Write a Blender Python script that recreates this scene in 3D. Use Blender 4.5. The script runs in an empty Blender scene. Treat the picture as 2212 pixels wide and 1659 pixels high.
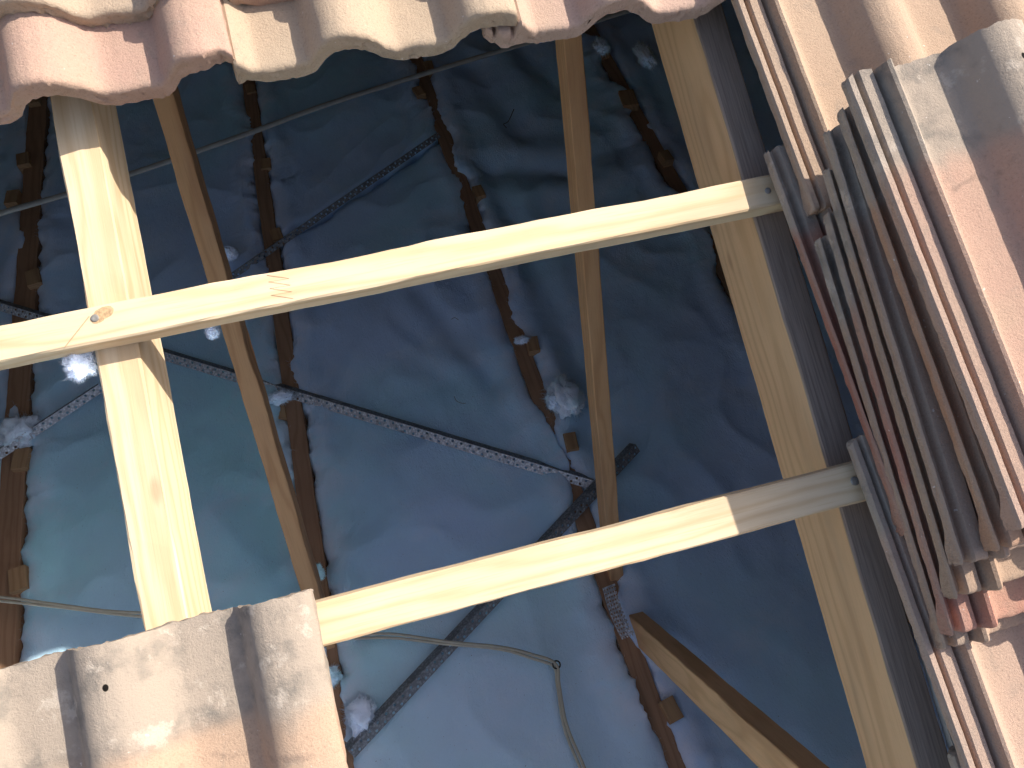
import bpy, math, random
from math import radians as R, sin, cos, pi
from mathutils import Vector as V, Matrix, noise as N

random.seed(7)
C = bpy.context.scene.collection
ZO = 4.35                                  # eye height above the ground
F, CX, CY = 1628., 1106., 829.5            # focal length in units of a 2212 px wide frame

# ---------- frames: world X along the battens, Y level into the attic, Z up ----------
b = V((12350, -2797, 1840)).normalized()
c = V((-1000, -3040, 1840)); c = (c - b * c.dot(b)).normalized()
u = b.cross(c).normalized()
PIT = R(23.6)
EX = V((1, 0, 0)); ES = V((0, cos(PIT), sin(PIT))); EN = V((0, -sin(PIT), cos(PIT)))
EYE = V((0, 0, ZO))

def ray(x, y):
    d = V(((x - CX) / F, (y - CY) / F, 1))
    return V((b.dot(d), c.dot(d), u.dot(d)))
def W(X, s, h): return EX * X + ES * s + EN * h + EYE
def onroof(x, y, h):
    d = ray(x, y); k = h / EN.dot(d); p = d * k
    return (p.x, p.dot(ES))
def onz(x, y, z):
    d = ray(x, y); return d * (z / d.z) + EYE
def onx(x, y, X):
    d = ray(x, y); return d * (X / d.x) + EYE

# ---------- materials ----------
def newmat(name):
    m = bpy.data.materials.new(name); m.use_nodes = True
    nt = m.node_tree; nt.nodes.clear()
    o = nt.nodes.new('ShaderNodeOutputMaterial'); p = nt.nodes.new('ShaderNodeBsdfPrincipled')
    nt.links.new(p.outputs[0], o.inputs[0])
    return m, nt, p
class G:
    def __init__(s, nt): s.nt = nt
    def n(s, t, **k):
        x = s.nt.nodes.new('ShaderNode' + t)
        for a, v in k.items():
            if a.startswith('i_'):
                x.inputs[int(a[2:]) if a[2:].isdigit() else a[2:].replace('_', ' ')].default_value = v
            else: setattr(x, a, v)
        return x
    def l(s, a, b): s.nt.links.new(a, b)
    def math(s, op, a, b=None, c_=None, clamp=False):
        x = s.n('Math', operation=op, use_clamp=clamp)
        for i, v in enumerate((a, b, c_)):
            if v is None: continue
            if isinstance(v, (int, float)): x.inputs[i].default_value = v
            else: s.l(v, x.inputs[i])
        return x.outputs[0]
    def mix(s, f, a, b, mode='MIX'):
        x = s.n('Mix', data_type='RGBA', blend_type=mode)
        for i, v in ((0, f), (6, a), (7, b)):
            if isinstance(v, (int, float)): x.inputs[i].default_value = v
            elif isinstance(v, tuple): x.inputs[i].default_value = (*v, 1)
            else: s.l(v, x.inputs[i])
        return x.outputs[2]
    def ramp(s, f, lo, hi):
        x = s.n('MapRange', interpolation_type='SMOOTHSTEP'); s.l(f, x.inputs[0])
        x.inputs[1].default_value = lo; x.inputs[2].default_value = hi
        return x.outputs[0]
    def noise(s, vec, scale, detail=4, rough=.55, dist=0):
        x = s.n('TexNoise'); x.inputs['Scale'].default_value = scale; x.inputs['Detail'].default_value = detail
        x.inputs['Roughness'].default_value = rough; x.inputs['Distortion'].default_value = dist
        s.l(vec, x.inputs['Vector']); return x.outputs[0]
    def mapping(s, vec, scale=(1, 1, 1), loc=None):
        x = s.n('Mapping'); x.inputs['Scale'].default_value = scale; s.l(vec, x.inputs[0])
        if loc is not None: s.l(loc, x.inputs['Location'])
        return x.outputs[0]
    def bump(s, h, strength, dist, normal=None):
        x = s.n('Bump'); x.inputs['Strength'].default_value = strength; x.inputs['Distance'].default_value = dist
        s.l(h, x.inputs['Height'])
        if normal is not None: s.l(normal, x.inputs['Normal'])
        return x.outputs[0]

def wood(name, early, late, dirt=.0, weather_shade=None, rough=.75, dark=(.2, .12, .07), ringk=230.):
    m, nt, p = newmat(name); g = G(nt)
    tc = g.n('TexCoord').outputs['Object']; rnd = g.n('ObjectInfo').outputs['Random']
    off = g.n('CombineXYZ'); 
    g.l(g.math('MULTIPLY', rnd, 37.), off.inputs[0]); g.l(g.math('MULTIPLY', rnd, 11.), off.inputs[1]); g.l(g.math('MULTIPLY', rnd, 5.), off.inputs[2])
    v = g.n('VectorMath', operation='ADD'); g.l(tc, v.inputs[0]); g.l(off.outputs[0], v.inputs[1]); v = v.outputs[0]
    warp = g.noise(g.mapping(v, (1.6, 9, 9)), 1., 3)
    warp2 = g.noise(g.mapping(v, (5, 60, 60)), 1., 4)
    sep = g.n('SeparateXYZ'); g.l(tc, sep.inputs[0])
    y = g.math('ADD', sep.outputs[1], g.math('MULTIPLY_ADD', rnd, .03, -.04))
    z = g.math('ADD', sep.outputs[2], .035)
    r = g.math('SQRT', g.math('ADD', g.math('MULTIPLY', y, y), g.math('MULTIPLY', z, z)))
    r = g.math('ADD', r, g.math('MULTIPLY', warp, .075))
    r = g.math('ADD', r, g.math('MULTIPLY', warp2, .006))
    ring = g.math('MULTIPLY_ADD', g.math('SINE', g.math('MULTIPLY', r, ringk * 2)), .5, .5)
    ring = g.math('POWER', ring, 2.6)
    fib = g.noise(g.mapping(v, (12, 420, 420)), 1., 5, .6)
    col = g.mix(g.math('MULTIPLY', ring, .6), early, late)
    col = g.mix(g.math('MULTIPLY', g.ramp(fib, .48, .75), .5), col, late)
    blot = g.noise(g.mapping(v, (3, 14, 14)), 1., 4)
    col = g.mix(g.math('MULTIPLY', g.ramp(blot, .45, .75), .3 + dirt), col, dark)
    # small knots
    kn = g.n('TexVoronoi', feature='F1'); kn.inputs['Scale'].default_value = 1.; g.l(g.mapping(v, (4.2, 11, 11)), kn.inputs['Vector'])
    k = g.math('SUBTRACT', 1., g.ramp(kn.outputs[0], .02, .09))
    col = g.mix(g.math('MULTIPLY', k, .4), col, (.30, .15, .08))
    if weather_shade:
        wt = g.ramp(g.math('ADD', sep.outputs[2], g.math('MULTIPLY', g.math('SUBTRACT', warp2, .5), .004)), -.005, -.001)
        col = g.mix(g.math('MULTIPLY', wt, .9), col, g.mix(g.ramp(fib, .35, .7), weather_shade, tuple(q * .6 for q in weather_shade)))
    g.l(col, p.inputs['Base Color']); p.inputs['Roughness'].default_value = rough
    p.inputs['Specular IOR Level'].default_value = .25
    h = g.math('ADD', g.math('MULTIPLY', fib, .7), g.math('MULTIPLY', ring, .3))
    g.l(g.bump(h, .35, .0012), p.inputs['Normal'])
    return m

TL = .43
def tilemat():
    m, nt, p = newmat('fired_clay'); g = G(nt)
    tc = g.n('TexCoord').outputs['Object']; oi = g.n('ObjectInfo')
    off = g.n('CombineXYZ'); g.l(g.math('MULTIPLY', oi.outputs['Random'], 17.), off.inputs[0]); g.l(g.math('MULTIPLY', oi.outputs['Random'], 31.), off.inputs[1])
    v = g.n('VectorMath', operation='ADD'); g.l(tc, v.inputs[0]); g.l(off.outputs[0], v.inputs[1]); v = v.outputs[0]
    base = oi.outputs['Color']
    big = g.noise(v, 9, 5, .6, .4)
    col = g.mix(g.math('MULTIPLY', g.ramp(big, .38, .68), .45), base, (.58, .46, .35))
    md = g.noise(v, 34, 6, .62, .6)
    col = g.mix(g.math('MULTIPLY', g.ramp(md, .54, .74), .42), col, (.36, .32, .28))
    fine = g.noise(v, 420, 3, .7)
    col = g.mix(g.math('MULTIPLY', g.ramp(fine, .52, .72), .38), col, (.27, .19, .15))
    col = g.mix(g.math('MULTIPLY', g.math('SUBTRACT', 1., g.ramp(fine, .25, .42)), .35), col, (.74, .64, .54))
    sep = g.n('SeparateXYZ'); g.l(tc, sep.inputs[0]); X, Y = sep.outputs[0], sep.outputs[1]
    # weathered head lap, formerly under the next course
    wob = g.math('MULTIPLY', g.math('SUBTRACT', g.noise(v, 13, 5), .5), .06)
    yy = g.math('ADD', Y, wob)
    head = g.ramp(yy, .318, .345)
    hcol = g.mix(g.ramp(g.noise(v, 24, 6, .6), .45, .72), (.48, .43, .37), (.235, .235, .22))
    hcol = g.mix(g.math('MULTIPLY', g.ramp(g.noise(v, 27, 5, .65), .56, .66), .8), hcol, (.66, .61, .54))
    col = g.mix(g.math('MULTIPLY', head, .92), col, hcol)
    # wavy dark tide lines below it
    line = g.math('ABSOLUTE', g.math('SUBTRACT', yy, .305))
    line = g.math('SUBTRACT', 1., g.ramp(line, .0006, .0045))
    col = g.mix(g.math('MULTIPLY', g.math('MULTIPLY', line, g.ramp(md, .44, .6)), .4), col, (.26, .20, .17))
    # grey bloom on the side lock
    lk = g.math('MULTIPLY', g.ramp(sep.outputs[2], .001, .003), g.math('SUBTRACT', 1., g.ramp(g.math('ADD', X, g.math('MULTIPLY', wob, .35)), .002, .034)))
    hx = g.math('SUBTRACT', X, .149); hy = g.math('SUBTRACT', Y, TL - .036)
    hd = g.math('SQRT', g.math('ADD', g.math('MULTIPLY', hx, hx), g.math('MULTIPLY', g.math('MULTIPLY', hy, .6), hy)))
    col = g.mix(g.math('SUBTRACT', 1., g.ramp(hd, .0020, .0028)), col, (.01, .008, .006))
    col = g.mix(g.math('MULTIPLY', lk, .3), col, (.46, .41, .37))
    # white efflorescence crumbs
    cr = g.noise(v, 150, 2, .5)
    col = g.mix(g.math('MULTIPLY', g.ramp(cr, .745, .765), .7), col, (.85, .82, .78))
    col = g.mix(1., col, (.80, .745, .70), 'MULTIPLY')
    g.l(col, p.inputs['Base Color']); p.inputs['Roughness'].default_value = .93
    p.inputs['Specular IOR Level'].default_value = .2
    n1 = g.bump(g.noise(v, 430, 5, .75), .75, .0020)
    n2 = g.bump(g.noise(v, 70, 6, .65), .4, .0022, n1)
    g.l(n2, p.inputs['Normal'])
    return m

def woolmat():
    m, nt, p = newmat('polyester_wool'); g = G(nt)
    tc = g.n('NewGeometry').outputs['Position']
    rim = g.n('Attribute', attribute_name='rim'); oc = g.n('ObjectInfo').outputs['Color']
    big = g.noise(tc, 1.7, 2)
    col = g.mix(g.ramp(big, .35, .7), (.60, .77, 1.), (.56, .86, 1.))
    md = g.noise(tc, 14, 5, .6)
    col = g.mix(g.math('MULTIPLY', g.ramp(md, .4, .75), .22), col, (.55, .69, .92))
    col = g.mix(1., col, oc, 'MULTIPLY')
    cl = g.noise(tc, 6, 5, .62, .5)
    col = g.mix(g.math('MULTIPLY', g.ramp(cl, .48, .72), .40), col, (.80, .88, 1.))
    col = g.mix(g.math('MULTIPLY', g.math('MULTIPLY', rim.outputs['Fac'], g.ramp(md, .3, .6)), .65), col, (.92, .92, 1.))
    sp = g.noise(tc, 210, 2)
    col = g.mix(g.math('MULTIPLY', g.ramp(sp, .735, .76), .7), col, (.16, .14, .12))
    g.l(col, p.inputs['Base Color']); p.inputs['Roughness'].default_value = 1.
    p.inputs['Specular IOR Level'].default_value = .05
    p.inputs['Subsurface Weight'].default_value = .85; p.inputs['Subsurface Radius'].default_value = (1., 1., 1.); p.inputs['Subsurface Scale'].default_value = .022; p.subsurface_method = 'BURLEY'
    fb = g.noise(g.mapping(tc, (140, 60, 140)), 1., 5, .7, 1.2)
    n1 = g.bump(fb, .6, .0035)
    n2 = g.bump(g.noise(tc, 34, 6, .7), .22, .006, n1)
    g.l(n2, p.inputs['Normal'])
    return m

def metalmat(name, col, rough, metal=1., sc=160):
    m, nt, p = newmat(name); g = G(nt)
    tc = g.n('TexCoord').outputs['Object']
    v = g.n('TexVoronoi'); v.inputs['Scale'].default_value = sc; g.l(tc, v.inputs['Vector'])
    c1 = g.mix(g.ramp(v.outputs[0], .1, .7), col, tuple(x * .55 for x in col))
    c1 = g.mix(g.math('MULTIPLY', g.ramp(g.noise(tc, 55, 5, .7), .5, .7), .7), c1, (.13, .12, .11))
    g.l(c1, p.inputs['Base Color']); p.inputs['Metallic'].default_value = metal; p.inputs['Roughness'].default_value = rough
    g.l(g.bump(g.noise(tc, 240, 3), .3, .001), p.inputs['Normal'])
    return m

def plain(name, col, rough=.8, sc=60, amt=.25, bump=.2):
    m, nt, p = newmat(name); g = G(nt)
    tc = g.n('TexCoord').outputs['Object']
    c1 = g.mix(g.math('MULTIPLY', g.ramp(g.noise(tc, sc, 6, .65), .35, .7), amt), col, tuple(x * .45 for x in col))
    g.l(c1, p.inputs['Base Color']); p.inputs['Roughness'].default_value = rough
    p.inputs['Specular IOR Level'].default_value = .25
    g.l(g.bump(g.noise(tc, sc * 5, 3), bump, .001), p.inputs['Normal'])
    return m

M = dict(
    pine=wood('fresh_pine', (.75, .585, .385), (.60, .41, .225), 0),
    pine2=wood('aged_pine', (.70, .405, .20), (.54, .275, .12), .05, dark=(.42, .24, .15)),
    web=wood('web_pine', (.78, .47, .24), (.60, .33, .15), 0),
    grey=wood('weathered_shaded_pine', (.74, .455, .24), (.58, .33, .16), .05, weather_shade=(.31, .25, .21), dark=(.30, .20, .13)),  # rafter top greyed: weathering, plus its shade put into the colour
    brown=wood('old_brown_timber', (.42, .245, .14), (.30, .165, .09), .05, dark=(.24, .12, .07)),
    tile=tilemat(), wool=woolmat(),
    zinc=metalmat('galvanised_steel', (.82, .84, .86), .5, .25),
    dull=metalmat('dull_shade_steel', (.42, .44, .45), .55, .4),
    nail=metalmat('nail_steel', (.45, .42, .38), .6, .2),
    cable=plain('cable_sheath', (.66, .64, .58), .5, 30, .3, .05),
    cablet=plain('thin_cable_sheath', (.60, .55, .42), .5, 30, .3, .05),
    mark=plain('joint_glue_line', (.52, .34, .20), .8),
    knot=plain('knot_wood', (.60, .40, .22), .7, 260, .8, .1),
    black=plain('burnt_debris', (.03, .025, .02), .8),
    board=plain('cement_board', (.52, .51, .46), .9, 40, .5, .4),
    plaster=plain('plasterboard', (.6, .58, .55), .9, 8, .2),
    brick=plain('rendered_wall', (.45, .38, .32), .9, 8, .3),
    red=plain('red_plastic', (.5, .03, .02), .5, 12, .4),
    soil=plain('ground_soil', (.22, .19, .14), .95, 1.5, .5),
)

# ---------- object helpers ----------
def tag(o, label=None, cat=None, group=None, kind=None):
    if label: o['label'] = label
    if cat: o['category'] = cat
    if group: o['group'] = group
    if kind: o['kind'] = kind
    elif cat: o['kind'] = 'thing'
    return o
def mk(name, verts, faces, mat, mw=None, parent=None, smooth=False):
    me = bpy.data.meshes.new(name); me.from_pydata([tuple(v) for v in verts], [], faces); me.update()
    me.materials.append(mat)
    if smooth: me.polygons.foreach_set('use_smooth', [True] * len(me.polygons))
    o = bpy.data.objects.new(name, me); C.objects.link(o)
    mw = mw or Matrix()
    if parent is not None:
        o.parent = parent; o.matrix_local = PW[parent.name].inverted() @ mw
    else: o.matrix_world = mw
    PW[o.name] = mw
    return o
PW = {}
def empty(name, loc):
    o = bpy.data.objects.new(name, None); C.objects.link(o); o.location = loc
    o.empty_display_size = .1
    PW[o.name] = Matrix.Translation(loc); return o
def frame(o, x, y, z):
    m = Matrix((x, y, z)).transposed().to_4x4(); m.translation = o; return m

def beam_mesh(L, w, h, bev=.0018, jit=.0009, step=.02, seed=0, wane=None):
    """box from 0..L in x, centred in y, top at z=0 and down to -h; soft arrises, slightly uneven edges"""
    n = max(2, int(L / step)); vs = []; fs = []
    hw = w / 2
    prof = [(-hw + bev, 0), (hw - bev, 0), (hw, -bev), (hw, -h + bev), (hw - bev, -h), (-hw + bev, -h), (-hw, -h + bev), (-hw, -bev)]
    for i in range(n + 1):
        x = L * i / n
        for k, (py, pz) in enumerate(prof):
            a = N.noise(V((x * 9 + seed * 3.1, k // 2 * 7.7, seed))) * jit * 2.2 + N.noise(V((x * 60 + seed, (k + 1) // 2 * 5.1, seed * 2))) * jit
            yy = py + a * (1 if py > 0 else -1) * .8; zz = pz + (a * .5)
            if wane: 
                dy, dz = wane(x, k, py, pz); yy += dy; zz += dz
            vs.append((x, yy, zz))
    for i in range(n):
        for k in range(8):
            k2 = (k + 1) % 8
            fs.append((i * 8 + k, i * 8 + k2, (i + 1) * 8 + k2, (i + 1) * 8 + k))
    fs.append(tuple(range(7, -1, -1))); fs.append(tuple(n * 8 + k for k in range(8)))
    return vs, fs
BS = [0]
def beam(name, p0, p1, top, w, h, mat, parent=None, **k):
    """beam between two top-centre points, top = approximate outward direction of its top face"""
    x = (p1 - p0); L = x.length; x.normalize()
    z = (top - x * top.dot(x)).normalized(); y = z.cross(x)
    BS[0] += 1
    vs, fs = beam_mesh(L, w, h, seed=BS[0], **k)
    return mk(name, vs, fs, mat, frame(p0, x, y, z), parent)
def disc(name, p, n, r, th, mat, parent, seg=20):
    n = n.normalized(); a = n.orthogonal().normalized(); b_ = n.cross(a); vs = []; fs = []
    prof = [(r, -th), (r, th * .5), (r * .85, th), (r * .3, th * .8)]
    for rr, zz in prof:
        for k in range(seg): vs.append((rr * cos(2 * pi * k / seg), rr * sin(2 * pi * k / seg), zz))
    for j in range(len(prof) - 1):
        for k in range(seg): fs.append((j * seg + k, j * seg + (k + 1) % seg, (j + 1) * seg + (k + 1) % seg, (j + 1) * seg + k))
    fs.append(tuple((len(prof) - 1) * seg + k for k in range(seg)))
    return mk(name, vs, fs, mat, frame(p, a, b_, n), parent, True)
def tube(pts, r, seg=8, squash=1.):
    vs = []; fs = []
    for i, p in enumerate(pts):
        t = (pts[min(i + 1, len(pts) - 1)] - pts[max(i - 1, 0)]).normalized()
        a = V((0, 0, 1)).cross(t)
        a = a.normalized() if a.length > 1e-4 else V((1, 0, 0)); d = t.cross(a)
        for k in range(seg):
            q = 2 * pi * k / seg
            vs.append(p + a * (r * cos(q)) + d * (r * squash * sin(q)))
    n = len(pts)
    for i in range(n - 1):
        for k in range(seg): fs.append((i * seg + k, i * seg + (k + 1) % seg, (i + 1) * seg + (k + 1) % seg, (i + 1) * seg + k))
    fs.append(tuple(range(seg - 1, -1, -1))); fs.append(tuple((n - 1) * seg + k for k in range(seg)))
    return vs, fs
def smoothpath(pts, n=12):
    out = []
    P = [pts[0]] + list(pts) + [pts[-1]]
    for i in range(1, len(P) - 2):
        for k in range(n):
            t = k / n
            a, b_, c_, d = P[i - 1], P[i], P[i + 1], P[i + 2]
            out.append(.5 * ((2 * b_) + (c_ - a) * t + (2 * a - 5 * b_ + 4 * c_ - d) * t * t + (-a + 3 * b_ - 3 * c_ + d) * t ** 3))
    out.append(pts[-1]); return out

# ---------- roof tiles ----------
TL, TWD = .43, .328
PROF = [(0, .001), (.0009, .0042), (.002, .0055), (.0075, .0055), (.0086, .004), (.0095, -.0055), (.0125, -.0055), (.0135, .003), (.0147, .0055), (.0270, .006),
        (.0283, .004), (.0292, -.003), (.0315, -.003), (.033, .006), (.035, .017), (.038, .0185), (.041, .0165), (.049, .005), (.055, .0005), (.064, 0), (.098, 0),
        (.105, .001), (.110, .006), (.117, .018), (.125, .0285), (.135, .0345), (.146, .0365), (.158, .0345), (.170, .028), (.182, .016), (.192, .005), (.200, .0008), (.21, 0), (.246, 0),
        (.253, .001), (.258, .006), (.265, .018), (.273, .0285), (.283, .0345), (.294, .0365), (.306, .0355), (.318, .032), (.3265, .0275), (.328, .025)]
BOT = [(0, -.0045), (.0045, -.005), (.009, -.0115), (.026, -.012), (.043, -.005), (.06, -.013), (.103, -.013), (.113, -.006), (.124, .010), (.135, .019), (.147, .022), (.160, .019), (.173, .010), (.188, -.006), (.200, -.013),
       (.249, -.013), (.260, -.006), (.271, .010), (.282, .018), (.294, .0205), (.310, .019), (.328, .015)]
PROFN = [(0, .001), (.0007, .0042), (.0015, .0055), (.0042, .0055), (.0050, .004), (.0058, -.0060), (.0125, -.0060), (.0135, .003)] + PROF[8:]
def interp(P, x):
    for (x0, z0), (x1, z1) in zip(P, P[1:]):
        if x <= x1: 
            t = (x - x0) / (x1 - x0); return z0 + (z1 - z0) * t
    return P[-1][1]
XS = []
for (x0, _), (x1, _) in zip(PROF, PROF[1:]):
    k = max(1, int((x1 - x0) / .0035)); XS += [x0 + (x1 - x0) * j / k for j in range(k)]
XS.append(TWD)
def tile_mesh(seed, rough=1., chips=(), hole=None, cut=0., narrow=False):
    ys = [0, .0012, .003, .0055, .009, .013, .018, .024] + [.024 + (TL - .03) * k / 46 for k in range(1, 47)] + [TL - .0035, TL - .0012, TL]
    nx, ny = len(XS), len(ys); vs = []; fs = []
    def nz(x, y, f, k): return N.noise(V((x * f + seed * 7.3, y * f - seed * 3.7, k)))
    for side in (0, 1):
        for j, y in enumerate(ys):
            for i, x in enumerate(XS):
                z = (interp(PROFN, x) if narrow else interp(PROF, x)) if side == 0 else interp(BOT, x)
                xx, yy = x, y
                e = max(0., 1 - y / .016)
                if side == 0:
                    if y < .0065: z -= .0045 * (1 - math.sqrt(max(0, 1 - ((.0065 - y) / .0065) ** 2)))   # bull nose
                    if y < .034: z += .0 
                    z += nz(x, y, 30, 1) * .0007 + nz(x, y, 120, 2) * .00035 * rough
                    if hole:
                        dd = math.hypot(x - hole[0], (y - hole[1]) * .8)
                        pass
                else:
                    if y < .034: z -= .0085 * min(1, (.034 - y) / .022)                                          # drip lip
                yy += e * (nz(x, side * .3, 40, 3) * .0012 + nz(x, side * .4, 240, 4) * .0012) * rough
                if x < .030 and cut: yy += cut * max(0, 1 - y / .06)
                if y > TL - .02: yy += nz(x, side * .2, 110, 5) * .0022 + nz(x, side, 320, 5) * .0012 + nz(x, 0, 18, 6) * .0015
                if i == 0: xx += nz(y * 2, side, 25, 7) * .0005 + nz(y * 2, side, 130, 9) * .0011
                if i == nx - 1: xx += nz(y * 2, side, 40, 8) * .001
                for (cx, cr, cd) in chips:                                                           # broken nose bits
                    d = abs(x - cx) / cr
                    if d < 1 and y < .03:
                        q = cd * (1 - d * d) * (.8 + .5 * nz(x, side, 260, 11))
                        yy = max(yy, q + y * .5)
                        if side == 0: z -= .003 * (1 - d)
                # nibs / corner rounding of the head
                if i < 3 and y > TL - .012: yy -= .004 * (3 - i) / 3
                vs.append((xx, yy, z))
    def id_(s, j, i): return s * nx * ny + j * nx + i
    for j in range(ny - 1):
        for i in range(nx - 1):
            fs.append((id_(0, j, i), id_(0, j, i + 1), id_(0, j + 1, i + 1), id_(0, j + 1, i)))
            fs.append((id_(1, j, i), id_(1, j + 1, i), id_(1, j + 1, i + 1), id_(1, j, i + 1)))
    def wall(a, b_, K=3):   # a,b: lists of top/bottom ids, subdivided and roughened wall
        rows = [a]
        for k in range(1, K):
            row = []
            for p, q in zip(a, b_):
                P, Q = V(vs[p]), V(vs[q]); t = k / K; X = P.lerp(Q, t)
                w_ = .0021 * rough
                row.append(len(vs)); X = X + V((N.noise(X * 260 + V((seed, 0, 0))), N.noise(X * 420 + V((0, seed, 5))), 0)) * w_
                vs.append(tuple(X))
            rows.append(row)
        rows.append(b_)
        for r0, r1 in zip(rows, rows[1:]):
            for k in range(len(a) - 1): fs.append((r0[k], r1[k], r1[k + 1], r0[k + 1]))
    wall([id_(0, 0, i) for i in range(nx)], [id_(1, 0, i) for i in range(nx)], 5)
    wall([id_(0, ny - 1, i) for i in range(nx - 1, -1, -1)], [id_(1, ny - 1, i) for i in range(nx - 1, -1, -1)])
    wall([id_(0, j, 0) for j in range(ny - 1, -1, -1)], [id_(1, j, 0) for j in range(ny - 1, -1, -1)], 4)
    wall([id_(0, j, nx - 1) for j in range(ny)], [id_(1, j, nx - 1) for j in range(ny)])
    me = bpy.data.meshes.new('roof_tile'); me.from_pydata(vs, [], fs); me.update(); me.materials.append(M['tile'])
    me.polygons.foreach_set('use_smooth', [True] * len(me.polygons))
    at = me.attributes.get('sharp_edge')
    try: me.set_sharp_from_angle(angle=R(38))
    except Exception: pass
    return me
MESH = [tile_mesh(1, hole=(.15, TL - .036)), tile_mesh(2, hole=(.145, TL - .034)), tile_mesh(3)]
MESHN = [tile_mesh(21, narrow=True), tile_mesh(22, narrow=True), tile_mesh(23, narrow=True), tile_mesh(24, 1.3, narrow=True)]
MESH_ROUGH = [tile_mesh(5, 1.3, [(.318, .016, .008)]), tile_mesh(6, 1.5, cut=.03), tile_mesh(8, 1.4, [(.006, .012, .012), (.155, .005, .003)])]
def tile(mesh, X, s, h, a=0., tilt=0., color=(.5, .32, .23), label='', group=None, cat='roof tile', roll=0.):
    """head-left corner at roof coordinates (X, s, h); a = turn about the roof normal; tilt lifts the nose"""
    x = EX * cos(a) + ES * sin(a); y = -EX * sin(a) + ES * cos(a); n = EN.copy()
    y = (y * cos(tilt) - n * sin(tilt)); n = x.cross(y)
    if roll: x = x * cos(roll) + n * sin(roll); n = x.cross(y)
    o = bpy.data.objects.new('roof_tile', mesh); C.objects.link(o)
    o.matrix_world = frame(W(X, s, h) - y * TL, x, y, n)
    o.color = (*color, 1)
    return tag(o, label, cat, group)
PINK, CREAM, RED, TAN, GREY = (.60, .37, .29), (.60, .48, .32), (.52, .26, .18), (.52, .38, .27), (.42, .36, .31)
def px_tile(mesh, hpx, npx, h, **k):
    X, s = onroof(*hpx, h); X2, s2 = onroof(*npx, h)
    a = math.atan2(X2 - X, s - s2)
    return tile(mesh, X, s, h - .005, a=a, **k)

gU = 'fixed tiles of the course above the opening'
hb = -.743
TILT = math.asin(.016 / .327)
# upper course (still in place) and the row pushed up under it
for X, col, me, lab in ((-.412, (.56, .46, .36), MESH_ROUGH[1], 'cream tile at the top left edge, overlapping the pushed-up pink tile'),
                    (-.112, (.52, .36, .29), MESH_ROUGH[0], 'reddish tile at the top edge overlapping the pushed-up cream tile'),
                    (.188, (.58, .42, .30), MESH[2], 'fixed tile above the pushed-up pink tile with the chipped corner')):
    tile(me, X - .004, .533 + TL, hb + .008, tilt=TILT * .6, color=col, label=lab, group=gU)
gS = 'tiles pushed up along the top of the opening'
tile(MESH_ROUGH[0], -.4215, .455 + TL + .002, hb - .010, a=R(.6), tilt=TILT * .7, color=(.60, .42, .35), group=gS, label='pink tile pushed up at the top left, above the sunlit rafter')
tile(MESH_ROUGH[1], -.1265, .459 + TL, hb - .012, a=R(.2), tilt=TILT * .7, color=(.58, .48, .37), group=gS, label='yellowish cream tile pushed up at the top centre of the opening')
tile(MESH_ROUGH[2], .172, .457 + TL, hb - .016, a=R(-.2), tilt=TILT * .7, color=(.62, .46, .39), group=gS, label='pale pink tile pushed up top right of centre, its lock corner chipped')
tile(MESH_ROUGH[1], -.7215, .455 + TL, hb - .012, tilt=TILT * .7, color=(.58, .44, .34), group=gS, label='pushed-up beige tile just outside the top left corner')
tile(MESH[2], -.716, .533 + TL, hb + .008, tilt=TILT * .6, color=(.55, .42, .33), group=gU, label='fixed beige tile outside the top left corner, over the pushed-up beige tile')
# field tiles of the right-hand column
gF = 'fixed tiles of the column beside the right rafter'
fx = 2.0
for X, s, h, col, me, lab in ((.446, .622, hb, (.57, .44, .34), MESH[2], 'orange-cream fixed tile at the top right with sunlit lock ribs'),
                          (.4405, .277, hb + .001, (.50, .24, .18), MESHN[3], 'red-edged fixed tile hooked over the upper batten under the tile stack'),
                          (.4375, -.048, hb + .001, (.60, .45, .37), MESH[0], 'pinkish cream fixed tile hooked over the lower batten, under the foot of the stack'),
                          (.450, -.373, hb - .004, (.58, .42, .31), MESH[2], 'fixed tile at the bottom right corner, below the stack'),
                          (.462, .949, hb, (.55, .4, .3), MESH[0], 'fixed tile above the orange-cream tile at the top right')):
    tile(me, X, s, h, a=R(fx), tilt=TILT, color=col, label=lab, group=gF)
for k, (X, s) in enumerate(((.7435, .949), (.7465, .622), (.738, .277), (.735, -.048), (.733, -.373))):
    tile(MESH[k % 3], X, s + .012, hb + .012, a=R(fx), tilt=TILT, color=[PINK, CREAM, TAN, PINK, RED][k], group='fixed tiles of the far right column', label='fixed far-right tile ' + ['above the top right corner, out of the opening', 'at the top right corner behind the topmost stacked tile', 'under the right half of the tile stack', 'beside the foot of the tile stack at the right edge', 'below the bottom right corner'][k])
# lower left tile
tile(MESH[0], -.446, -.058, hb + .002, a=R(0), tilt=TILT * .5, color=(.61, .45, .34), label='large cream tile at the lower left with grey head and nail hole')
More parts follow.
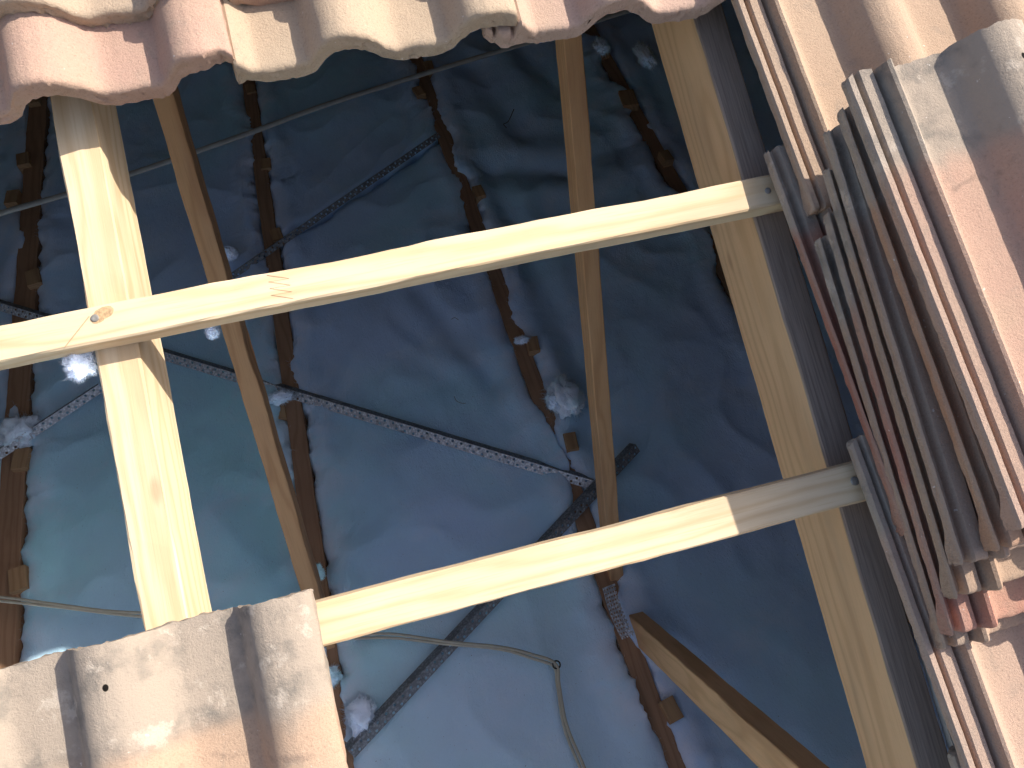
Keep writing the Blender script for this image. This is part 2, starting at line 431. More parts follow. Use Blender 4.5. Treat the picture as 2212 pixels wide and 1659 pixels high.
# the stack
gK = 'tiles stacked on the roof right of the opening'
for k, (hp, np_, h, me, col, lab, rl) in enumerate((
    ((1766, 511), (2045, 1412), -.712, MESHN[0], (.52, .38, .30), 'lowest tile of the stack, tan edge, resting on the fixed tiles', 0),
    ((1785, 456), (2066, 1403), -.690, MESHN[1], (.55, .29, .23), 'second tile from the bottom of the stack, pink edge', 0),
    ((1785, 361), (2090, 1372), -.669, MESHN[2], (.50, .37, .28), 'third tile from the bottom of the stack, pale tan edge', 0),
    ((1785, 275), (2096, 1277), -.648, MESHN[3], (.48, .36, .29), 'fourth tile from the bottom of the stack, brownish grey edge', 0),
    ((1815, 230), (2156, 1187), -.626, MESHN[1], (.56, .33, .22), 'second tile from the top of the stack, orange edge', 0),
    ((1825, 163), (2199, 1127), -.600, MESH[0], (.60, .42, .34), 'topmost tile of the stack, sunlit pink with grey weathered head and nail hole', 0))):
    px_tile(me, hp, np_, h, color=col, label=lab, group=gK)

# ---------- timber on the roof ----------
def rbeam(name, X0, s0, X1, s1, h, w, d, mat, parent=None, **k):
    return beam(name, W(X0, s0, h), W(X1, s1, h), EN, w, d, mat, parent, **k)
gB = 'tiling battens across the opening'
o = rbeam('tiling_batten', -1.3, .2375, 1.2, .2375, -.7605, .0355, .031, M['pine'])
tag(o, 'upper sunlit pine batten crossing both rafters, with a zigzag finger joint', 'batten', gB)
b1 = o
disc('nail_head', W(*(lambda q: (q[0], q[1], -.760))(onroof(205, 687, -.76))), EN, .0038, .0008, M['nail'], b1)
disc('nail_head', W(*(lambda q: (q[0], q[1], -.760))(onroof(1659, 412, -.76))), EN, .0035, .0008, M['nail'], b1)
def knot(px, h, parent, ra=.010, rb=.006, rot=.2):
    X, s = onroof(*px, h); vs = []; fs = []
    for rr, zz_ in ((1., .0001), (.55, .0003), (.2, .0003)):
        for k in range(20):
            a = 2 * pi * k / 20; q = rr * (1 + .12 * N.noise(V((cos(a) * 2, sin(a) * 2, rr))))
            vs.append((ra * q * cos(a), rb * q * sin(a), zz_))
    for j in range(2):
        for k in range(20): fs.append((j * 20 + k, j * 20 + (k + 1) % 20, (j + 1) * 20 + (k + 1) % 20, (j + 1) * 20 + k))
    fs.append(tuple(40 + k for k in range(20)))
    x = EX * cos(rot) + ES * sin(rot); y = -EX * sin(rot) + ES * cos(rot)
    return mk('knot', vs, fs, M['knot'], frame(W(X, s, h), x, y, EN), parent, True)
knot((224, 676), -.7604, b1)
knot((212, 688), -.7604, b1, .007, .0045)
# finger joint lines
def lines(name, P, r, parent):
    vs = []; fs = []
    for pts in P:
        a, b_ = tube(pts, r, 4, .5); n = len(vs); vs += a; fs += [tuple(i + n for i in f) for f in b_]
    return mk(name, vs, fs, M['mark'], None, parent)
zz = []
for k in range(8):
    px = (577 + k * 1.5 + (0 if k % 2 == 0 else 46), 594 + k * 7.2)
    X, s = onroof(*px, -.76); zz.append(W(X, s, -.7602))
lines('finger_joint', [zz], .00038, b1)
X, s = onroof(140, 750, -.76); X2, s2 = onroof(193, 683, -.76)
lines('scarf_line', [[W(X, s, -.7599), W(X2, s2, -.7599)]], .0005, b1)
o = rbeam('tiling_batten', -1.3, -.0945, 1.2, -.0950, -.7605, .041, .031, M['pine'])
tag(o, 'lower pine batten crossing the right rafter, plain, its right end shaded by the tile stack', 'batten', gB)
b2 = o
disc('nail_head', W(*(lambda q: (q[0], q[1], -.760))(onroof(1847, 1039, -.76))), EN, .0048, .0008, M['nail'], b2)
o = rbeam('tiling_batten', -1.3, .583, 1.2, .583, -.779, .038, .0265, M['pine2'])
tag(o, 'batten hidden under the pushed-up tiles at the top of the opening', 'batten', gB)

ZC = -1.85 + ZO                              # top of the ceiling joists
def truss(label, **k):
    return tag(empty('roof_truss', k['loc']), label, 'roof truss', 'timber roof trusses')

# left truss
tL = truss('left roof truss with bright sunlit rafter, slanting web and brown ceiling joist', loc=(-.29, 0, ZC))
rbeam('rafter', -.2695, 1.9, -.2705, -1.5, -.792, .0415, .082, M['pine'], tL)
# webs, placed in the truss plane
def web(X, w, d, top, bot, parent, side=1, mat=None):
    """top, bot: pixels of the arris between edge face and the side face that is seen"""
    p0 = onx(*top, X + side * w / 2 * -1 if False else X); p1 = onx(*bot, X)
    return p0, p1
X0 = -.283
p0, p1 = onx(368, 180, X0), onx(684, 1262, X0)
dr = (p0 - p1).normalized(); p0 = p0 + dr * .45; p1 = p1 - dr * .22
nrm = V((0, -dr.z, dr.y)); nrm = nrm if nrm.z > 0 else -nrm
def wane(x, k, py, pz):
    q = N.noise(V((x * 7, 3.3, 1))); q = max(0, q - .3) * .012
    return (q if k in (0, 6, 7) else 0, 0)
o = beam('web', p1 + V((-.019, 0, 0)), p0 + V((-.019, 0, 0)), nrm, .038, .062, M['pine2'], tL, wane=wane, jit=.0012)
o['label'] = 'slanting tan web with a waney left edge'
o = beam('ceiling_joist', V((-.302, .0, ZC + .004)), V((-.302, 3.6, ZC + .004)), V((0, 0, 1)), .046, .09, M['brown'], tL)

# right truss
tR = truss('right roof truss with grey-topped rafter beside the tile stack and two webs', loc=(.40, 0, ZC))
def wanR(x, k, py, pz):
    if k in (3, 4) : return (0, 0)
    return (0, 0)
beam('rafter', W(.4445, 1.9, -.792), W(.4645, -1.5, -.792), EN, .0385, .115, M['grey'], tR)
X0 = .398
p0, p1 = onx(1216, 70, X0 + .0), onx(1317, 1225, X0)
dr = (p0 - p1).normalized(); p0 = p0 + dr * .2; p1 = p1 - dr * .15
nrm = V((0, -dr.z, dr.y)); nrm = nrm if nrm.z > 0 else -nrm
beam('web', p1 + V((.017, 0, 0)), p0 + V((.017, 0, 0)), nrm, .034, .055, M['pine2'], tR)
X0 = .41
p0, p1 = onx(1364, 1334, X0), onx(1724, 1659, X0)
dr = (p1 - p0).normalized(); p1 = p1 + dr * .25; p0 = p0 - dr * .03
nrm = V((0, -dr.z, dr.y)); nrm = nrm if nrm.y > 0 else -nrm
beam('web', p0 + V((.018, 0, 0)), p1 + V((.018, 0, 0)), nrm, .036, .072, M['web'], tR)
def jo(px, X_=None): q = onz(*px, ZC - ZO); return q
beam('ceiling_joist', V((.405, -.25, ZC + .004)), V((.335, 2.75, ZC + .004)), V((0, 0, 1)), .048, .09, M['brown'], tR)

tA = truss('truss at the left edge, only its dark brown ceiling joist in view', loc=(-1.04, 0, ZC))
beam('ceiling_joist', V((-1.035, .0, ZC)), V((-1.065, 3.0, ZC)), V((0, 0, 1)), .062, .09, M['brown'], tA, jit=.002)
rbeam('rafter', -1.0, 1.9, -1.0, -1.5, -.788, .04, .09, M['pine2'], tA)
tD = truss('truss whose dark ceiling joist shows briefly at the top right of the opening', loc=(1.08, 0, ZC))
beam('ceiling_joist', V((1.09, .0, ZC)), V((1.05, 3.0, ZC)), V((0, 0, 1)), .05, .09, M['brown'], tD)
rbeam('rafter', 1.14, 1.9, 1.16, -1.5, -.788, .04, .09, M['pine2'], tD)

# short timber cleats beside the joists
def cleat(px, parent, sx=.034, sy=.05, sz=.06, rz=0, up=.012):
    p = onz(px[0], px[1], ZC + up - ZO)
    a = R(rz); x = V((0, 1, 0)); x = V((-sin(a), cos(a), 0))
    vs, fs = beam_mesh(sy, sx, sz, step=.02, seed=px[0]); z = V((0, 0, 1)); y = z.cross(x)
    return mk('cleat', vs, fs, CLM, frame(p - x * sy / 2, x, y, z), parent)
CLM = wood('cleat_timber', (.50, .31, .16), (.36, .20, .10), .1, dark=(.14, .09, .05))
for px, rz in (((541, 190), 5), ((573, 352), -4), ((597, 505), 8), ((603, 888), 0)): cleat(px, tL, rz=rz)
for px, rz in (((926, 140), 0), ((905, 195), 12), ((1034, 412), 5), ((1152, 742), -6), ((1234, 952), -5), ((1452, 1532), 10)): cleat(px, tR, rz=rz, up=.03)
for px, rz in (((72, 210), 0), ((48, 342), 6), ((24, 424), -4), ((70, 598), 10), ((43, 990), -5), ((36, 1250), 8)): cleat(px, tA, .04, .06, rz=rz, up=.02)
for px, rz, a, b_ in (((1300, 100), 10, .03, .08), ((1358, 210), -5, .055, .085), ((1440, 335), 5, .035, .05)): cleat(px, tD, a, b_, rz=rz, up=.03)
# nail plate where the webs meet the right-hand joist
def plate(parent):
    X = .386
    q = [onx(1318, 1265, X), onx(1362, 1375, X)]
    vs = []; fs = []; nx, ny = 10, 26
    L = (q[1] - q[0]); ln = L.length; d = L.normalized(); vw = (q[0] - EYE).normalized(); e = d.cross(vw).normalized()
    for j in range(ny + 1):
        for i in range(nx + 1):
            bend = .010 * math.sin(j / ny * 3.) 
            vs.append(q[0] + d * (ln * j / ny) + e * ((i / nx - .5) * .032) + V((-.004 - bend * .6 + N.noise(V((i * .6, j * .5, 0))) * .0015, 0, 0)))
    for j in range(ny):
        for i in range(nx):
            if (i % 2 == 1 and j % 2 == 1): continue
            a = j * (nx + 1) + i; fs.append((a, a + 1, a + nx + 2, a + nx + 1))
    o = mk('nail_plate', vs, fs, M['zinc'], None, parent)
    s_ = o.modifiers.new('t', 'SOLIDIFY'); s_.thickness = .0012
plate(tR)

# cement-board strips beyond the right rafter
gP = 'narrow boards between the right rafter and the tiles'
for s0, s1, lab in ((-.13, -.253, 'short grey board strip beside the right rafter, above the dark joint'), (-.256, -.75, 'long grey board strip beside the right rafter, below the dark joint')):
    o = rbeam('cement_board_strip', .5100, s0, .5130, s1, -.786, .058, .012, M['board'], None, bev=.0006)
    tag(o, lab, 'board', gP)

# ---------- perforated steel braces ----------
def strip(p0, p1, out, w, pitch=.0125, r=.0032, rows=2):
    """perforated flange from the line p0-p1 outwards"""
    x = p1 - p0; L = x.length; x.normalize(); vs = []; fs = []
    n = int(L / pitch); cw = w / rows
    for j in range(rows):
        for i in range(n):
            ox, oy = i * pitch, j * cw
            cx, cy = ox + pitch / 2, oy + cw / 2
            hole = True
            base = len(vs)
            sq = [(ox, oy), (cx, oy), (ox + pitch, oy), (ox + pitch, cy), (ox + pitch, oy + cw), (cx, oy + cw), (ox, oy + cw), (ox, cy)]
            hl = [(cx + r * cos(a), cy + r * sin(a)) for a in [R(225 + 45 * k) for k in range(8)]]
            for (a, d) in sq + hl: vs.append(p0 + x * a + out * d)
            if r > 0 and (i + j) % 2 == 0:
                for k in range(8): fs.append((base + k, base + (k + 1) % 8, base + 8 + (k + 1) % 8, base + 8 + k))
            else: fs.append(tuple(base + k for k in range(8)))
    return vs, fs
def brace(p0, p1, label, w=.024, mat='zinc', segs=1, tilt=0.):
    """inverted V angle, ridge up; p0,p1 ridge line"""
    e = empty('steel_brace', p0.lerp(p1, .5)); tag(e, label, 'metal brace', 'perforated steel braces over the ceiling joists')
    x = (p1 - p0).normalized(); side = V((0, 0, 1)).cross(x).normalized()
    for sg in (1, -1):
        a = R(42) + tilt * sg
        out = (side * sg * cos(a) - V((0, 0, 1)) * sin(a)).normalized()
        vs, fs = strip(p0, p1, out, w, r=.0036 if sg < 0 else 0)
        if sg < 0: fs = [tuple(reversed(f)) for f in fs]
        o = mk('flange', vs, fs, M[mat if sg < 0 else 'dull'], None, e)  # upslope flange takes the dark steel, its shade put into the colour
        s_ = o.modifiers.new('t', 'SOLIDIFY'); s_.thickness = .001; s_.offset = 0
    return e
def Z(px, up): return onz(px[0], px[1], ZC + up - ZO)
brace(Z((-60, 636), .022), Z((1290, 1041), .022), 'long perforated steel brace running from the left edge to the middle of the right joist', .025)
brace(Z((-30, 990), .034), Z((214, 830), .034), 'short perforated steel brace rising from the left edge to the sunlit rafter', .023)
brace(Z((498, 592), .030), Z((948, 285), .030), 'dark steel brace running up from the upper batten to the right-hand joist', .018, 'dull')
brace(Z((752, 1622), .040), Z((1375, 958), .040), 'wide dull steel brace slanting down left under the lower batten and the thin cable', .024, 'dull')

# ---------- cables ----------
def cable(name, pts, r, mat, label, sq=1., twin=0., parent=None, group='electric cables'):
    P = smoothpath(pts, 14)
    if not twin:
        vs, fs = tube(P, r, 10, sq)
    else:
        vs, fs = [], []
        for sg in (1, -1):
            Q = []
            for i, p in enumerate(P):
                t = (P[min(i + 1, len(P) - 1)] - P[max(i - 1, 0)]).normalized(); a = V((0, 0, 1)).cross(t).normalized()
                Q.append(p + a * (sg * twin * (.9 + .3 * sin(i * .13)) ) + V((0, 0, sg * .0012)))
            v2, f2 = tube(Q, r, 8); n = len(vs); vs += v2; fs += [tuple(i + n for i in f) for f in f2]
    o = mk(name, vs, fs, M[mat], None, parent, True)
    return tag(o, label, 'cable', group) if label else o
zc = .10
cable('flat_cable', [onz(x, y, ZC + z_ - ZO) for x, y, z_ in ((-60, 483, .12), (0, 461, .12), (150, 418, .11), (300, 370, .10), (545, 285, .075), (700, 228, .07), (940, 152, .06), (1180, 80, .08), (1400, 10, .1), (1700, -80, .1))], .0115, 'cable',
      'taut pale flat cable crossing the dark upper part of the opening', .55)
cable('twin_wire', [onz(x, y, ZC + z_ - ZO) for x, y, z_ in ((-80, 1290, .08), (0, 1294, .08), (120, 1308, .085), (230, 1322, .09), (330, 1330, .09), (520, 1345, .06), (760, 1372, .045))] , .0034, 'cablet',
      'thin twin wire at the left edge passing under the sunlit rafter', 1., .0034)
ring = onz(1202, 1436, ZC + .045 - ZO)
cable('twin_wire', [onz(x, y, ZC + z_ - ZO) for x, y, z_ in ((765, 1376, .045), (850, 1374, .05), (960, 1388, .062), (1080, 1400, .05), (1150, 1418, .045), (1198, 1437, .045), (1206, 1480, .04), (1222, 1570, .035), (1262, 1670, .03), (1290, 1760, .03))], .0034, 'cablet',
      'thin twin wire crossing the wide brace, then bending down through a small eyelet', 1., .0034)
o = mk('wire_eyelet', *(lambda: tube([ring + V((.0085 * cos(a), .0085 * sin(a), .001)) for a in [2 * pi * k / 18 for k in range(19)]], .0018, 8))(), M['black'], None, None, True)
tag(o, 'small dark round eyelet where the thin wire bends', 'eyelet')

# ---------- insulation ----------
def batt(x0, x1, y0, y1, label, folds=(), base=.0, seed=0, jx0=None, jx1=None, step=.009, soft=.030, tint=(1, 1, 1), yl=None, yh=None):
    """soft blanket lying between two joists; edges swell over the joist sides"""
    ny = int((y1 - y0) / step); nx = int((x1 - x0) / step); vs = []; fs = []; rims = []
    def edge(y, k): return (-1 if k == 0 else 1) * .004 + N.noise(V((y * 5, k * 9.1, seed))) * .008 + N.noise(V((y * 19, k * 5.1, seed + 3))) * .013 + N.noise(V((y * 60, k, seed))) * .008 + (-1 if k == 0 else 1) * max(0, N.noise(V((y * 4.2, k * 7.7, seed + 8))) - .02) * .06
    def H(x, y, t, w):
        d = min(t, 1 - t) * w
        z = base - .012
        z += N.noise(V((x * 3, y * 2.2, seed))) * .014 + N.noise(V((x * 9, y * 6, seed + 1))) * .0035
        z += N.noise(V((x * 26, y * 20, seed + 2))) * .0014 + N.noise(V((x * 80, y * 80, seed + 2))) * .0009
        z += .009 * (1 - abs(N.noise(V((x * 5.5, y * 4.2, seed + 5))))) ** 4 + .002 * (1 - abs(N.noise(V((x * 14, y * 11, seed + 6))))) ** 3 - .007
        z += .014 * math.exp(-((d - .05) / .035) ** 2)                       # puffed rim
        cv = max(0, N.noise(V((y * 4.2, (0 if t < .5 else 7.7), seed + 8))) + .0) * 2.4
        if d < soft: z -= (1 - min(.95, cv)) * (.036 + .02 * N.noise(V((y * 14, seed, x0)))) * (1 - math.sqrt(max(0, 1 - (1 - d / soft) ** 2)))
        if d < .045: z += min(1, cv) * .018 * (1 - d / .045)
        if d < .05: z += (N.noise(V((x * 38, y * 34, seed + 9))) * .006 + N.noise(V((x * 90, y * 80, seed))) * .003) * (1 - d / .05)
        if d < .004: z -= .02
        for (ax, ay, bx, by, dep, wd) in folds:
            A, B, P = V((ax, ay, 0)), V((bx, by, 0)), V((x + .02 * N.noise(V((x * 8, y * 8, 9))), y + .025 * N.noise(V((x * 7, y * 7, 4))), 0))
            tt = max(0, min(1, (P - A).dot(B - A) / (B - A).length_squared)); dd = (P - (A + (B - A) * tt)).length
            z -= dep * math.exp(-(dd / wd) ** 2); z += dep * .5 * math.exp(-((dd - wd * 2) / (wd * 1.2)) ** 2)
        return z
    for j in range(ny + 1):
        y = y0 + (y1 - y0) * j / ny
        a = (jx0(y) if jx0 else x0) + edge(y, 0); b_ = (jx1(y) if jx1 else x1) + edge(y, 1)
        for i in range(nx + 1):
            t = i / nx; t = t * t * (3 - 2 * t) * .35 + t * .65; x = a + (b_ - a) * t
            y = y0 + (y1 - y0) * j / ny; q = j / ny
            if yl: y += (yl(x) - y0) * (1 - q)
            if yh: y += (yh(x) - y1) * q
            de = min(abs(j) if yl else 99, abs(ny - j) if yh else 99) * step
            vs.append((x, y, ZC + H(x, y, t, b_ - a))); dd_ = min(t, 1 - t) * (b_ - a); vs[-1] = (x, y + N.noise(V((x * 16, y * 3, seed))) * .02 * max(0, 1 - de / .06), vs[-1][2] - .03 * max(0, 1 - de / .035) ** 2); rims.append(max(0, 1 - dd_ / (.085 + .06 * N.noise(V((x * 6, y * 6, seed))))))
    for j in range(ny):
        for i in range(nx):
            q = j * (nx + 1) + i; fs.append((q, q + 1, q + nx + 2, q + nx + 1))
    # skirt down to the ceiling
    rim = [i for i in range(nx + 1)] + [j * (nx + 1) + nx for j in range(1, ny + 1)] + [ny * (nx + 1) + i for i in range(nx - 1, -1, -1)] + [j * (nx + 1) for j in range(ny - 1, 0, -1)]
    n0 = len(vs)
    for q in rim: vs.append((vs[q][0], vs[q][1], ZC - .089))
    for k in range(len(rim)):
        k2 = (k + 1) % len(rim); fs.append((rim[k2], rim[k], n0 + k, n0 + k2))
    # loose fibres, thickest along the edges
    rnd = random.Random(seed)
    for _ in range(9000):
        j = rnd.randrange(ny); t = rnd.random()
        i = int(nx * (t ** 3 * .5)) if rnd.random() < .8 else rnd.randrange(nx)
        if rnd.random() < .5: i = nx - i
        p = V(vs[j * (nx + 1) + min(i, nx)]); d = V((rnd.uniform(-1, 1), rnd.uniform(-1, 1), rnd.uniform(-.1, .8))).normalized()
        l = rnd.uniform(.004, .018); sd = d.orthogonal().normalized() * .00024
        m_ = p + d * l * .5 + V((rnd.uniform(-1, 1), rnd.uniform(-1, 1), 0)) * l * .25
        e_ = p + d * l + V((0, 0, -.2 * l)); n1 = len(vs)
        vs.extend([p - sd, p + sd, m_ + sd * .7, m_ - sd * .7, e_])
        fs.append((n1, n1 + 1, n1 + 2, n1 + 3)); fs.append((n1 + 3, n1 + 2, n1 + 4))
    o = mk('insulation_batt', vs, fs, M['wool'], None, None, True); o.color = (*tint, 1)
    at = o.data.attributes.new('rim', 'FLOAT', 'POINT'); at.data.foreach_set('value', rims + [.6] * (len(vs) - len(rims)))
    return tag(o, label, 'insulation', 'insulation batts between the ceiling joists')
jA = lambda y: -1.035 - .01 * y
jC = lambda y: .405 - .0233 * (y + .25)
jD = lambda y: 1.09 - .0133 * y
batt(-2.6, -1.07, -1.2, 3.0, 'sliver of insulation left of the joist at the left edge', seed=11, jx1=lambda y: jA(y) - .030, base=-.005, step=.014)
def seam(pa, pb):
    A, B = Z(pa, .0), Z(pb, .0)
    return lambda x: A.y + (B.y - A.y) * (x - A.x) / (B.x - A.x)
sL = seam((0, 758), (480, 662)); sM = seam((560, 553), (935, 300)); sR = seam((1250, 350), (1480, 350)); sB = seam((700, 1345), (1290, 1205))
batt(-1.0, -.325, -1.6, 1.3, 'smooth blue-green insulation batt behind the sunlit rafter, lower left bay', seed=21, tint=(.95, 1.08, 1.), jx0=lambda y: jA(y) + .030, jx1=lambda y: -.325, base=.012, yh=lambda x: sL(x) - .004)  # teal bounce light of the lower left bay, put into the tint
batt(-1.0, -.325, 1.3, 3.3, 'shaded insulation batt in the left bay above the upper batten', seed=22, jx0=lambda y: jA(y) + .030, jx1=lambda y: -.325, base=.012, yl=lambda x: sL(x) + .004)
batt(-.282, .38, -1.6, .675, 'pale blue-green insulation batt in the middle bay below the lower batten, under the eyelet', seed=33, jx0=lambda y: -.281, jx1=lambda y: jC(y) - .019, base=.014, tint=(1.12, 1.12, 1.0), yh=lambda x: sB(x) - .004)  # tint paints in the brighter teal light low in the opening
batt(-.282, .38, .68, 1.76, 'large bluish insulation batt in the middle bay, crossed by the long brace', seed=31, jx0=lambda y: -.281, jx1=lambda y: jC(y) - .019, base=.012, yl=lambda x: sB(x) + .004, yh=lambda x: sM(x) - .004,
     folds=((.12, 1.5, .27, 1.1, .010, .035), (.0, 1.5, .12, 1.15, .006, .045)))
batt(-.282, .38, 1.77, 3.3, 'dark shaded insulation batt in the middle bay above the dark steel brace', seed=32, jx0=lambda y: -.281, jx1=lambda y: jC(y) - .019, base=.014, yl=lambda x: sM(x) + .004)
batt(.42, 1.06, -1.2, 3.3, 'deep blue insulation batt in the right bay between the web and the right rafter', seed=41, jx0=lambda y: jC(y) + .020, jx1=lambda y: jD(y) - .024, base=.016,
     folds=((.46, 1.95, .52, 1.1, .010, .035), (.45, 1.95, .75, 1.86, .018, .05), (.75, 1.86, 1.0, 1.95, .016, .05), (.55, 2.5, .62, 2.1, .014, .05), (.7, 2.7, .85, 2.3, .014, .05)))
batt(1.12, 1.9, .0, 3.3, 'dark sliver of insulation beyond the joist at the top right', seed=51, jx0=lambda y: jD(y) + .028, base=.0, step=.014)

def tuft(p, r, label, seed, sc=(1, 1, 1), fib=1800):
    import bmesh
    bm = bmesh.new(); bmesh.ops.create_icosphere(bm, subdivisions=4, radius=1)
    vs = []
    for v in bm.verts:
        n = v.co.normalized(); k = 1 + .45 * N.noise(n * 1.6 + V((seed, 0, 0))) + .32 * N.noise(n * 4 + V((0, seed, 0))) + .13 * N.noise(n * 9 + V((0, 0, seed))) + .05 * N.noise(n * 22)
        vs.append(V((n.x * k * r * sc[0], n.y * k * r * sc[1], n.z * k * r * sc[2])))
    fs = [tuple(v.index for v in f.verts) for f in bm.faces]; bm.free()
    rnd = random.Random(seed); nb = len(vs)
    for _ in range(fib):
        a = vs[rnd.randrange(nb)]; d = (a.normalized() + V((rnd.uniform(-1, 1), rnd.uniform(-1, 1), rnd.uniform(-1, 1))) * .8).normalized()
        l = r * rnd.uniform(.15, .55); sd = d.orthogonal().normalized() * .00022; n1 = len(vs)
        m_ = a + d * l * .5 + V((rnd.uniform(-1, 1), rnd.uniform(-1, 1), rnd.uniform(-1, 1))) * l * .2
        vs.extend([a * .9 - sd, a * .9 + sd, m_ + sd, m_ - sd, a + d * l]); fs += [(n1, n1 + 1, n1 + 2, n1 + 3), (n1 + 3, n1 + 2, n1 + 4)]
    o = mk('wool_tuft', vs, fs, M['wool'], Matrix.Translation(p), None, True); o.color = (1.25, 1.15, 1, 1)
    at = o.data.attributes.new('rim', 'FLOAT', 'POINT'); at.data.foreach_set('value', [1.] * len(vs))
    return tag(o, label, 'wool tuft', 'loose tufts of insulation wool')
tuft(onroof and W(*onroof(172, 786, -.80), -.80), .0125, 'white wool tuft hanging below the upper batten left of the sunlit rafter', 1, (1.05, 1.25, 1.))
tuft(Z((1222, 858), .05), .048, 'large cloud-like wool tuft beside the right joist', 2, (.85, 1.25, .7), 1400)
tuft(Z((1195, 868), .05), .020, 'small wool knob on the left of the large tuft', 3)
tuft(Z((497, 548), .05), .019, 'wool tuft beside the slanting web just above the upper batten', 4)
tuft(Z((40, 930), .02), .045, 'flat wool tuft over the left-edge joist above the short brace', 5, (1.1, 1, .6), 900)
tuft(Z((604, 858), .04), .022, 'wool tuft caught on the long brace at the left truss joist', 6, (1.5, .8, .6))
tuft(Z((688, 1236), .03), .015, 'small wool tuft on the joist beside the foot of the slanting web', 7, (.7, 1.3, .6))
tuft(Z((712, 1462), .02), .020, 'wool tuft on the joist right of the lower left tile', 8, (1.2, .9, .6))
tuft(onx(459, 717, -.29), .010, 'tiny wool tuft under the upper batten beside the slanting web', 9)
tuft(Z((1128, 734), .03), .014, 'small wool tuft lying across the right joist beside a cleat', 10, (1.4, .8, .6))
tuft(Z((780, 1545), .03), .034, 'wool tuft pushed up beside the foot of the wide dull brace', 12, (.9, 1.1, .6))
tuft(Z((1300, 100), .08), .03, 'shaded wool tuft near the top of the right bay', 13, (.9, 1.3, .6))
tuft(Z((1392, 120), .08), .04, 'shaded wool ridge beside the dark joist at the top right', 14, (.7, 1.7, .6))

# twigs and crumbs
def twig(pts, up, label, r=.0006):
    P = smoothpath([Z(p, up) for p in pts], 6); vs, fs = tube(P, r, 5)
    tag(mk('twig', vs, fs, M['black'], None, None, True), label, 'twig', 'dark twigs fallen on the insulation')
twig([(1110, 236), (1098, 262), (1088, 268), (1094, 276)], .03, 'hooked dark twig on the shaded insulation near the top', .0013)
twig([(975, 690), (982, 686), (990, 691)], .022, 'tiny dark twig below the upper batten on the middle batt')
twig([(981, 856), (986, 866), (998, 871), (1006, 871)], .022, 'thin curved dark fibre in the middle of the large batt')

# red plastic glimpsed deep in the dark
vs, fs = [], []
for j in range(13):
    for i in range(17):
        x = .42 + i * .035; y = 2.85 + j * .035
        vs.append((x, y, ZC + .06 + .03 * sin(x * 14 + j * .3) + .02 * N.noise(V((x * 9, y * 9, 0)))))
for j in range(12):
    for i in range(16): fs.append((j * 17 + i, j * 17 + i + 1, j * 17 + i + 18, j * 17 + i + 17))
o = mk('plastic_sheet', vs, fs, M['red'], None, None, True); s_ = o.modifiers.new('t', 'SOLIDIFY'); s_.thickness = .002
tag(o, 'dark red crumpled plastic deep in the attic at the top of the opening', 'plastic sheet')

# ---------- setting ----------
def sheet(name, quads, mat):
    vs = []; fs = []
    for q in quads:
        n = len(vs); vs += q; fs.append(tuple(range(n, n + len(q))))
    return tag(mk(name, vs, fs, mat), kind='structure')
def roofsheet():
    """rest of the tiled roof, outside the opened part: corrugated courses with a lap step"""
    vs = []; fs = []
    def patch(X0, X1, s0, s1):
        dx = .0125; nx = max(1, int((X1 - X0) / dx)); rows = []
        ss = []; s = s0
        k = math.floor((s0 + .105) / .327)
        edges = sorted(set([s0, s1] + [e for e in [.222 - .327 * 12 + .327 * q for q in range(26)] if s0 < e < s1]))
        for e0, e1 in zip(edges, edges[1:]):
            base0 = e0 - (.222 - .327 * 12); f0 = (base0 / .327) % 1; f1 = f0 + (e1 - e0) / .327
            if f0 > .999: f0 = 0; f1 = (e1 - e0) / .327
            ss += [(e0, f0), (e1, f1)]
        n0 = len(vs)
        for (s, f) in ss:
            for i in range(nx + 1):
                X = X0 + (X1 - X0) * i / nx
                q = ((X - .446) % .15); z = interp(PROF, .062 + q) if q < .145 else 0
                vs.append(W(X, s, hb - .014 + .016 * (1 - f) + z))
        for j in range(len(ss) - 1):
            for i in range(nx):
                a = n0 + j * (nx + 1) + i; fs.append((a, a + 1, a + nx + 2, a + nx + 1))
    patch(-3.6, 3.6, .93, 3.6); patch(-3.6, -1.4, -2.8, .93); patch(-1.4, -.70, .52, .93); patch(1.0, 3.6, -2.8, .93); patch(.42, 1.0, -2.8, -.78); patch(-1.4, .42, -2.8, -1.6)
    for q in ([(-3.6, 3.6), (3.6, 3.6), (3.6, 9.6), (-3.6, 9.6)],):   # far slope
        n = len(vs); ridge = W(0, 3.6, hb); z0 = ridge.z; y0 = ridge.y
        vs.extend([V((-3.6, y0, z0)), V((3.6, y0, z0)), V((3.6, y0 + 6.2, z0 - 2.7)), V((-3.6, y0 + 6.2, z0 - 2.7))]); fs.append((n, n + 1, n + 2, n + 3))
    o = mk('roof', vs, fs, M['tile'], None, None, False); o.color = (.36, .24, .17, 1)
    s_ = o.modifiers.new('t', 'SOLIDIFY'); s_.thickness = .013; s_.offset = -1
    return tag(o, kind='structure')
roofsheet()
ridge = W(0, 3.6, hb - .02); eave = W(0, -2.8, hb - .03); y3 = ridge.y + 6.2; z3 = ridge.z - 2.7
sheet('ceiling', [[(-3.5, eave.y, ZC - .092), (3.5, eave.y, ZC - .092), (3.5, y3 - .1, ZC - .092), (-3.5, y3 - .1, ZC - .092)]], M['plaster'])
qs = []
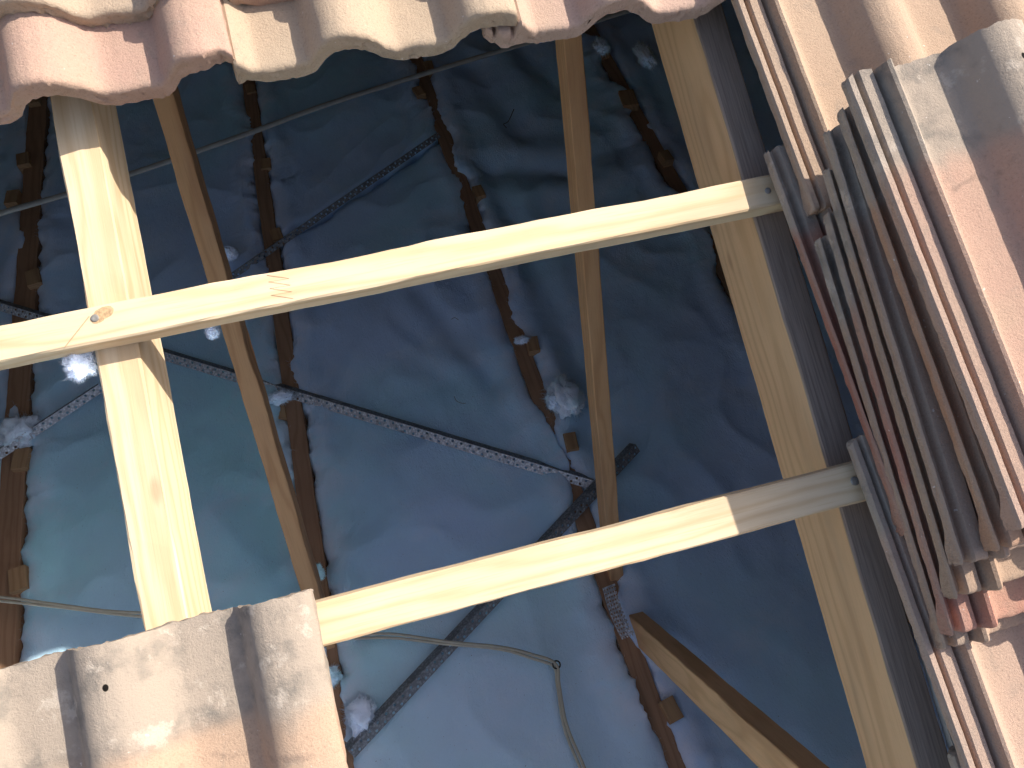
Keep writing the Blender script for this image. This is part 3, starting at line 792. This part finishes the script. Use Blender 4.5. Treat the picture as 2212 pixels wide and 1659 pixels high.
for X in (-3.5, 3.5):
    qs.append([(X, eave.y, 0), (X, y3, 0), (X, y3, z3 - .05), (X, ridge.y, ridge.z - .05), (X, eave.y, eave.z - .03)])
qs.append([(-3.5, eave.y, 0), (3.5, eave.y, 0), (3.5, eave.y, eave.z - .03), (-3.5, eave.y, eave.z - .03)])
qs.append([(-3.5, y3, 0), (3.5, y3, 0), (3.5, y3, z3 - .05), (-3.5, y3, z3 - .05)])
sheet('house_walls', qs, M['brick'])
sheet('ground', [[(-400, -400, 0), (400, -400, 0), (400, 400, 0), (-400, 400, 0)]], M['soil'])

# ---------- light ----------
d = (EX * -1.08 + ES * -.5 + EN * -1.).normalized()
sun = bpy.data.lights.new('sun', 'SUN'); sun.energy = 4.8; sun.angle = R(.53); sun.color = (1., .94, .84)
so = bpy.data.objects.new('sun', sun); C.objects.link(so); so.rotation_euler = d.to_track_quat('-Z', 'Y').to_euler()
el = math.asin(-d.z); az = math.atan2(-d.x, -d.y)
w = bpy.data.worlds.new('World'); bpy.context.scene.world = w; w.use_nodes = True
nt = w.node_tree; bg = nt.nodes['Background']; sk = nt.nodes.new('ShaderNodeTexSky'); sk.sky_type = 'NISHITA'
sk.sun_disc = False; sk.sun_elevation = el; sk.sun_rotation = az; sk.altitude = 100; sk.air_density = .9; sk.dust_density = 3.2
nt.links.new(sk.outputs[0], bg.inputs[0]); bg.inputs[1].default_value = .15

# ---------- camera ----------
cam = bpy.data.cameras.new('camera'); co = bpy.data.objects.new('camera', cam); C.objects.link(co)
cam.sensor_width = 36; cam.lens = 36 * F / 2212; cam.clip_start = .02; cam.clip_end = 1500
right = V((b.x, c.x, u.x)); down = V((b.y, c.y, u.y)); fwd = V((b.z, c.z, u.z))
co.matrix_world = frame(EYE, right, -down, -fwd)
sc = bpy.context.scene; sc.camera = co
sc.view_settings.view_transform = 'Standard'; sc.view_settings.look = 'None'; sc.view_settings.gamma = 1; sc.view_settings.exposure = .48
sc.cycles.max_bounces = 8; sc.cycles.diffuse_bounces = 5; sc.cycles.use_denoising = True
